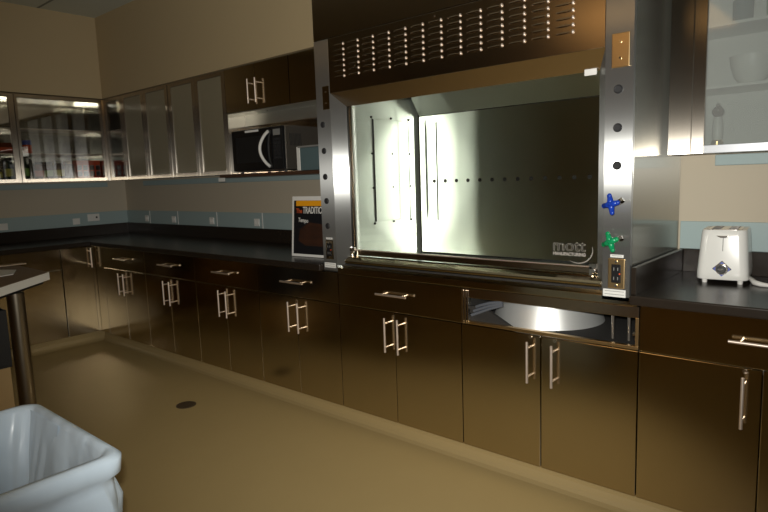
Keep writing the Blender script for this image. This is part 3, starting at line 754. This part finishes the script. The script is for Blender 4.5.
# ------------------------------------------------------------ contents of the right wall cabinet
t = thing('pepper_mill', 'pale pepper mill with metal knob behind the hazy glass', 'pepper mill', (1.752, .47, 1.458), world=False)
MB().lathe([(.022, 0), (.022, .028), (.016, .034)], n=18).build('base', 'brass', t, smooth=True)
MB().lathe([(.016, .034), (.020, .05), (.019, .10), (.014, .125)], n=18).build('barrel', 'white', t, smooth=True)
MB().lathe([(.012, .125), (.022, .138), (.023, .152), (.012, .166)], n=18).build('head', 'brownjar', t, smooth=True)
MB().ellipsoid((0, 0, .172), .009, .009, .008).build('knob', 'chrome', t, smooth='all')
t = thing('mixing_bowl', 'round white bowl on middle shelf behind the hazy glass', 'bowl', (1.86, .49, 1.70), world=False)
MB().lathe([(.035, 0), (.06, .03), (.075, .08), (.078, .11), (.074, .11), (.07, .08), (.03, .012)], n=24).build('bowl', 'white', t, smooth=True)
t = thing('storage_canister', 'grey canister on middle shelf at the right photo edge', 'canister', (2.02, .48, 1.70), world=False)
MB().lathe([(.06, 0), (.062, .01), (.062, .13)], n=22).build('body', 'grey', t, smooth=True); MB().lathe([(.064, .13), (.064, .15), (.05, .156)], n=22).build('lid', 'rubber', t, smooth=True)
t = thing('green_tub', 'bright green plastic tub on the top shelf behind hazy glass', 'tub', (1.955, .47, 1.935), world=False)
MB().lathe([(.05, 0), (.055, .10)], n=22).build('body', 'brightgreen', t, smooth=True); MB().lathe([(.058, .10), (.058, .115)], n=22).build('lid', 'brightgreen', t, smooth=True)
t = thing('glass_jar', 'grey-green jar on the top shelf left of the green tub', 'jar', (1.82, .50, 1.935), world=False)
MB().lathe([(.035, 0), (.037, .09), (.028, .10)], n=20).build('body', 'tealbox', t, smooth=True); MB().lathe([(.031, .10), (.031, .12)], n=20).build('lid', 'brass', t, smooth=True)

# ------------------------------------------------------------ table at the left
ZB = .90
P = [(-1.445, -.954), (-1.93, -.944), (-2.25, -1.27), (-2.25, -1.72), (-1.0, -1.95), (-.70, -1.70)]
t = thing('work_table', 'table with brown top and thick white edge at the left of the photo', 'table', (-1.5, -1.3, 0))
MB().prism(P[::-1], 2, ZB-.045, ZB-.001).build('edge_band', 'edge', t, bevel=.001)
cx, cy = sum(p[0] for p in P)/6, sum(p[1] for p in P)/6
Q = [(cx+(x-cx)*.992, cy+(y-cy)*.992) for x, y in P]
MB().prism(Q[::-1], 2, ZB-.001, ZB+.001).build('tabletop', 'wood', t)
Q = [(cx+(x-cx)*.93, cy+(y-cy)*.93) for x, y in P]
MB().prism(Q[::-1], 2, ZB-.065, ZB-.0455).build('underframe', 'black', t)
for (x, y) in ((-1.26, -1.20), (-2.1, -1.35), (-1.05, -1.82), (-.86, -1.62)):
    l = MB().tube([(x, y, .012), (x, y, ZB-.065)], .042, 20).build('leg', 'leg', t, smooth=True)
    MB().lathe([(.055, 0), (.055, .012)], (x, y, 0), 20).build('foot', 'rubber', l)
o = MB().prism([(-1.90, -1.135), (-1.732, -1.035), (-1.531, -1.115), (-1.48, -1.30), (-1.75, -1.38)], 2, ZB+.001, ZB+.004).build('paper_sheet', 'paper'); tag(o, 'sheet of white paper lying on the brown table top', 'paper')
cx0, cx1, cy0, cy1 = -2.22, -1.78, -1.58, -1.10
t = thing('plastic_crate', 'dark crate standing on a cardboard box under the white-edged table', 'crate', (-2.0, -1.34, .30))
mb = MB().box(cx0, cx1, cy0, cy1, .30, .31); mb.box(cx0, cx0+.01, cy0, cy1, .31, .66); mb.box(cx1-.01, cx1, cy0, cy1, .31, .66); mb.box(cx0+.01, cx1-.01, cy0, cy0+.01, .31, .66); mb.box(cx0+.01, cx1-.01, cy1-.01, cy1, .31, .66)
mb.build('crate_body', 'rubber', t, bevel=.003)
t = thing('cardboard_box', 'tan cardboard box on the floor beneath the dark crate', 'box', (-2.0, -1.34, 0))
MB().box(cx0+.01, cx1-.01, cy0+.01, cy1-.01, 0, .2985).build('box_body', 'cardboard', t, bevel=.003)
MB().box(-2.03, -1.98, cy0+.009, cy1-.009, .01, .2995).build('tape', 'brass', t)

# ------------------------------------------------------------ waste bin with liner
t = thing('waste_bin', 'white square waste bin lined with a translucent white bag, bottom left', 'bin', (.555, -1.935, 0), world=False)
hw, hd, ZR = .292, .285, .71
def ring(bm, wx, wy, r, z, f=None, n=10):
    P_ = []
    pts = []
    for cx, cy, a0 in ((wx-r, wy-r, 0), (-wx+r, wy-r, 90), (-wx+r, -wy+r, 180), (wx-r, -wy+r, 270)):
        for k in range(n+1):
            a = math.radians(a0+90*k/n); pts.append((cx+r*math.cos(a), cy+r*math.sin(a), a))
    # subdivide straight runs
    out = []
    m_ = len(pts)
    for i in range(m_):
        x, y, a = pts[i]; x2, y2, a2 = pts[(i+1) % m_]
        out.append((x, y)); L = math.hypot(x2-x, y2-y)
        if L > .1:
            q = 24
            for j in range(1, q): out.append((x+(x2-x)*j/q, y+(y2-y)*j/q))
    for i, (x, y) in enumerate(out):
        d = f(i, len(out), z) if f else 0
        L = math.hypot(x, y); P_.append(bm.verts.new((x+x/L*d, y+y/L*d, z)))
    return P_
def skin(mb, spec):
    rings = [ring(mb.bm, *a) for a in spec]
    for A, B in zip(rings, rings[1:]):
        n = len(A)
        for k in range(n): mb.bm.faces.new((A[k], A[(k+1) % n], B[(k+1) % n], B[k]))
    return rings
mb = MB(); R_ = skin(mb, [(hw-.06, hd-.06, .05, 0), (hw-.022, hd-.022, .05, ZR-.05), (hw+.0, hd+.0, .05, ZR-.046), (hw, hd, .05, ZR-.006), (hw-.012, hd-.012, .045, ZR-.006), (hw-.075, hd-.075, .04, .01)])
mb.bm.faces.new(R_[0][::-1]); mb.bm.faces.new(R_[-1])
mb.build('bin_body', 'bin', t, smooth=True)
def fold(amp, ph, fr):
    return lambda i, n, z: amp*(math.sin(i/n*2*PI*fr+ph)+.6*math.sin(i/n*2*PI*fr*2.3+ph*2+z*18))
spec = [(hw+.006, hd+.006, .055, ZR-.30, fold(.016, 1, 9)), (hw+.012, hd+.012, .055, ZR-.20, fold(.013, 1.3, 11)), (hw+.009, hd+.009, .055, ZR-.125, fold(.007, 1.7, 13)),
        (hw+.003, hd+.003, .055, ZR-.085, fold(.003, 2, 11)), (hw+.000, hd+.000, .055, ZR-.066, fold(.001, 2, 9)), (hw+.016, hd+.016, .055, ZR-.05, fold(.0012, 2, 9)), (hw+.018, hd+.018, .056, ZR-.012), (hw+.006, hd+.006, .054, ZR), (hw-.010, hd-.010, .050, ZR+.001),
        (hw-.020, hd-.020, .048, ZR-.012), (hw-.036, hd-.036, .045, ZR-.10, fold(.007, 2, 8)), (hw-.066, hd-.066, .045, ZR-.28, fold(.015, .6, 9)), (hw-.11, hd-.11, .045, ZR-.5, fold(.022, .2, 8)), (hw-.14, hd-.14, .04, ZR-.62, fold(.02, .2, 8))]
mb = MB(); R_ = skin(mb, spec); mb.bm.faces.new(R_[-1])
lin = mb.build('bag_liner', 'bag', t, smooth='all')
mb = MB(); n = 26; V = []
for i in range(n+1):     # gathered fold hanging inside
    u = i/n; row = []
    for j in range(9):
        v = j/8; row.append(mb.bm.verts.new((-.262+.022*v+.23*u*(1-.25*v), .262-.054*v-.020*v*abs(math.sin(u*12+v*1.5))*math.sin(PI*u)-.012*v*math.sin(PI*u), ZR-.006-.36*v)))
    V.append(row)
for i in range(n):
    for j in range(8): mb.bm.faces.new((V[i][j], V[i+1][j], V[i+1][j+1], V[i][j+1]))
mb.build('gathered_fold', 'bag', lin, smooth='all')

# tidy helper properties
for o in bpy.data.objects:
    for k in ('_w', '_o'):
        if k in o.keys(): del o[k]
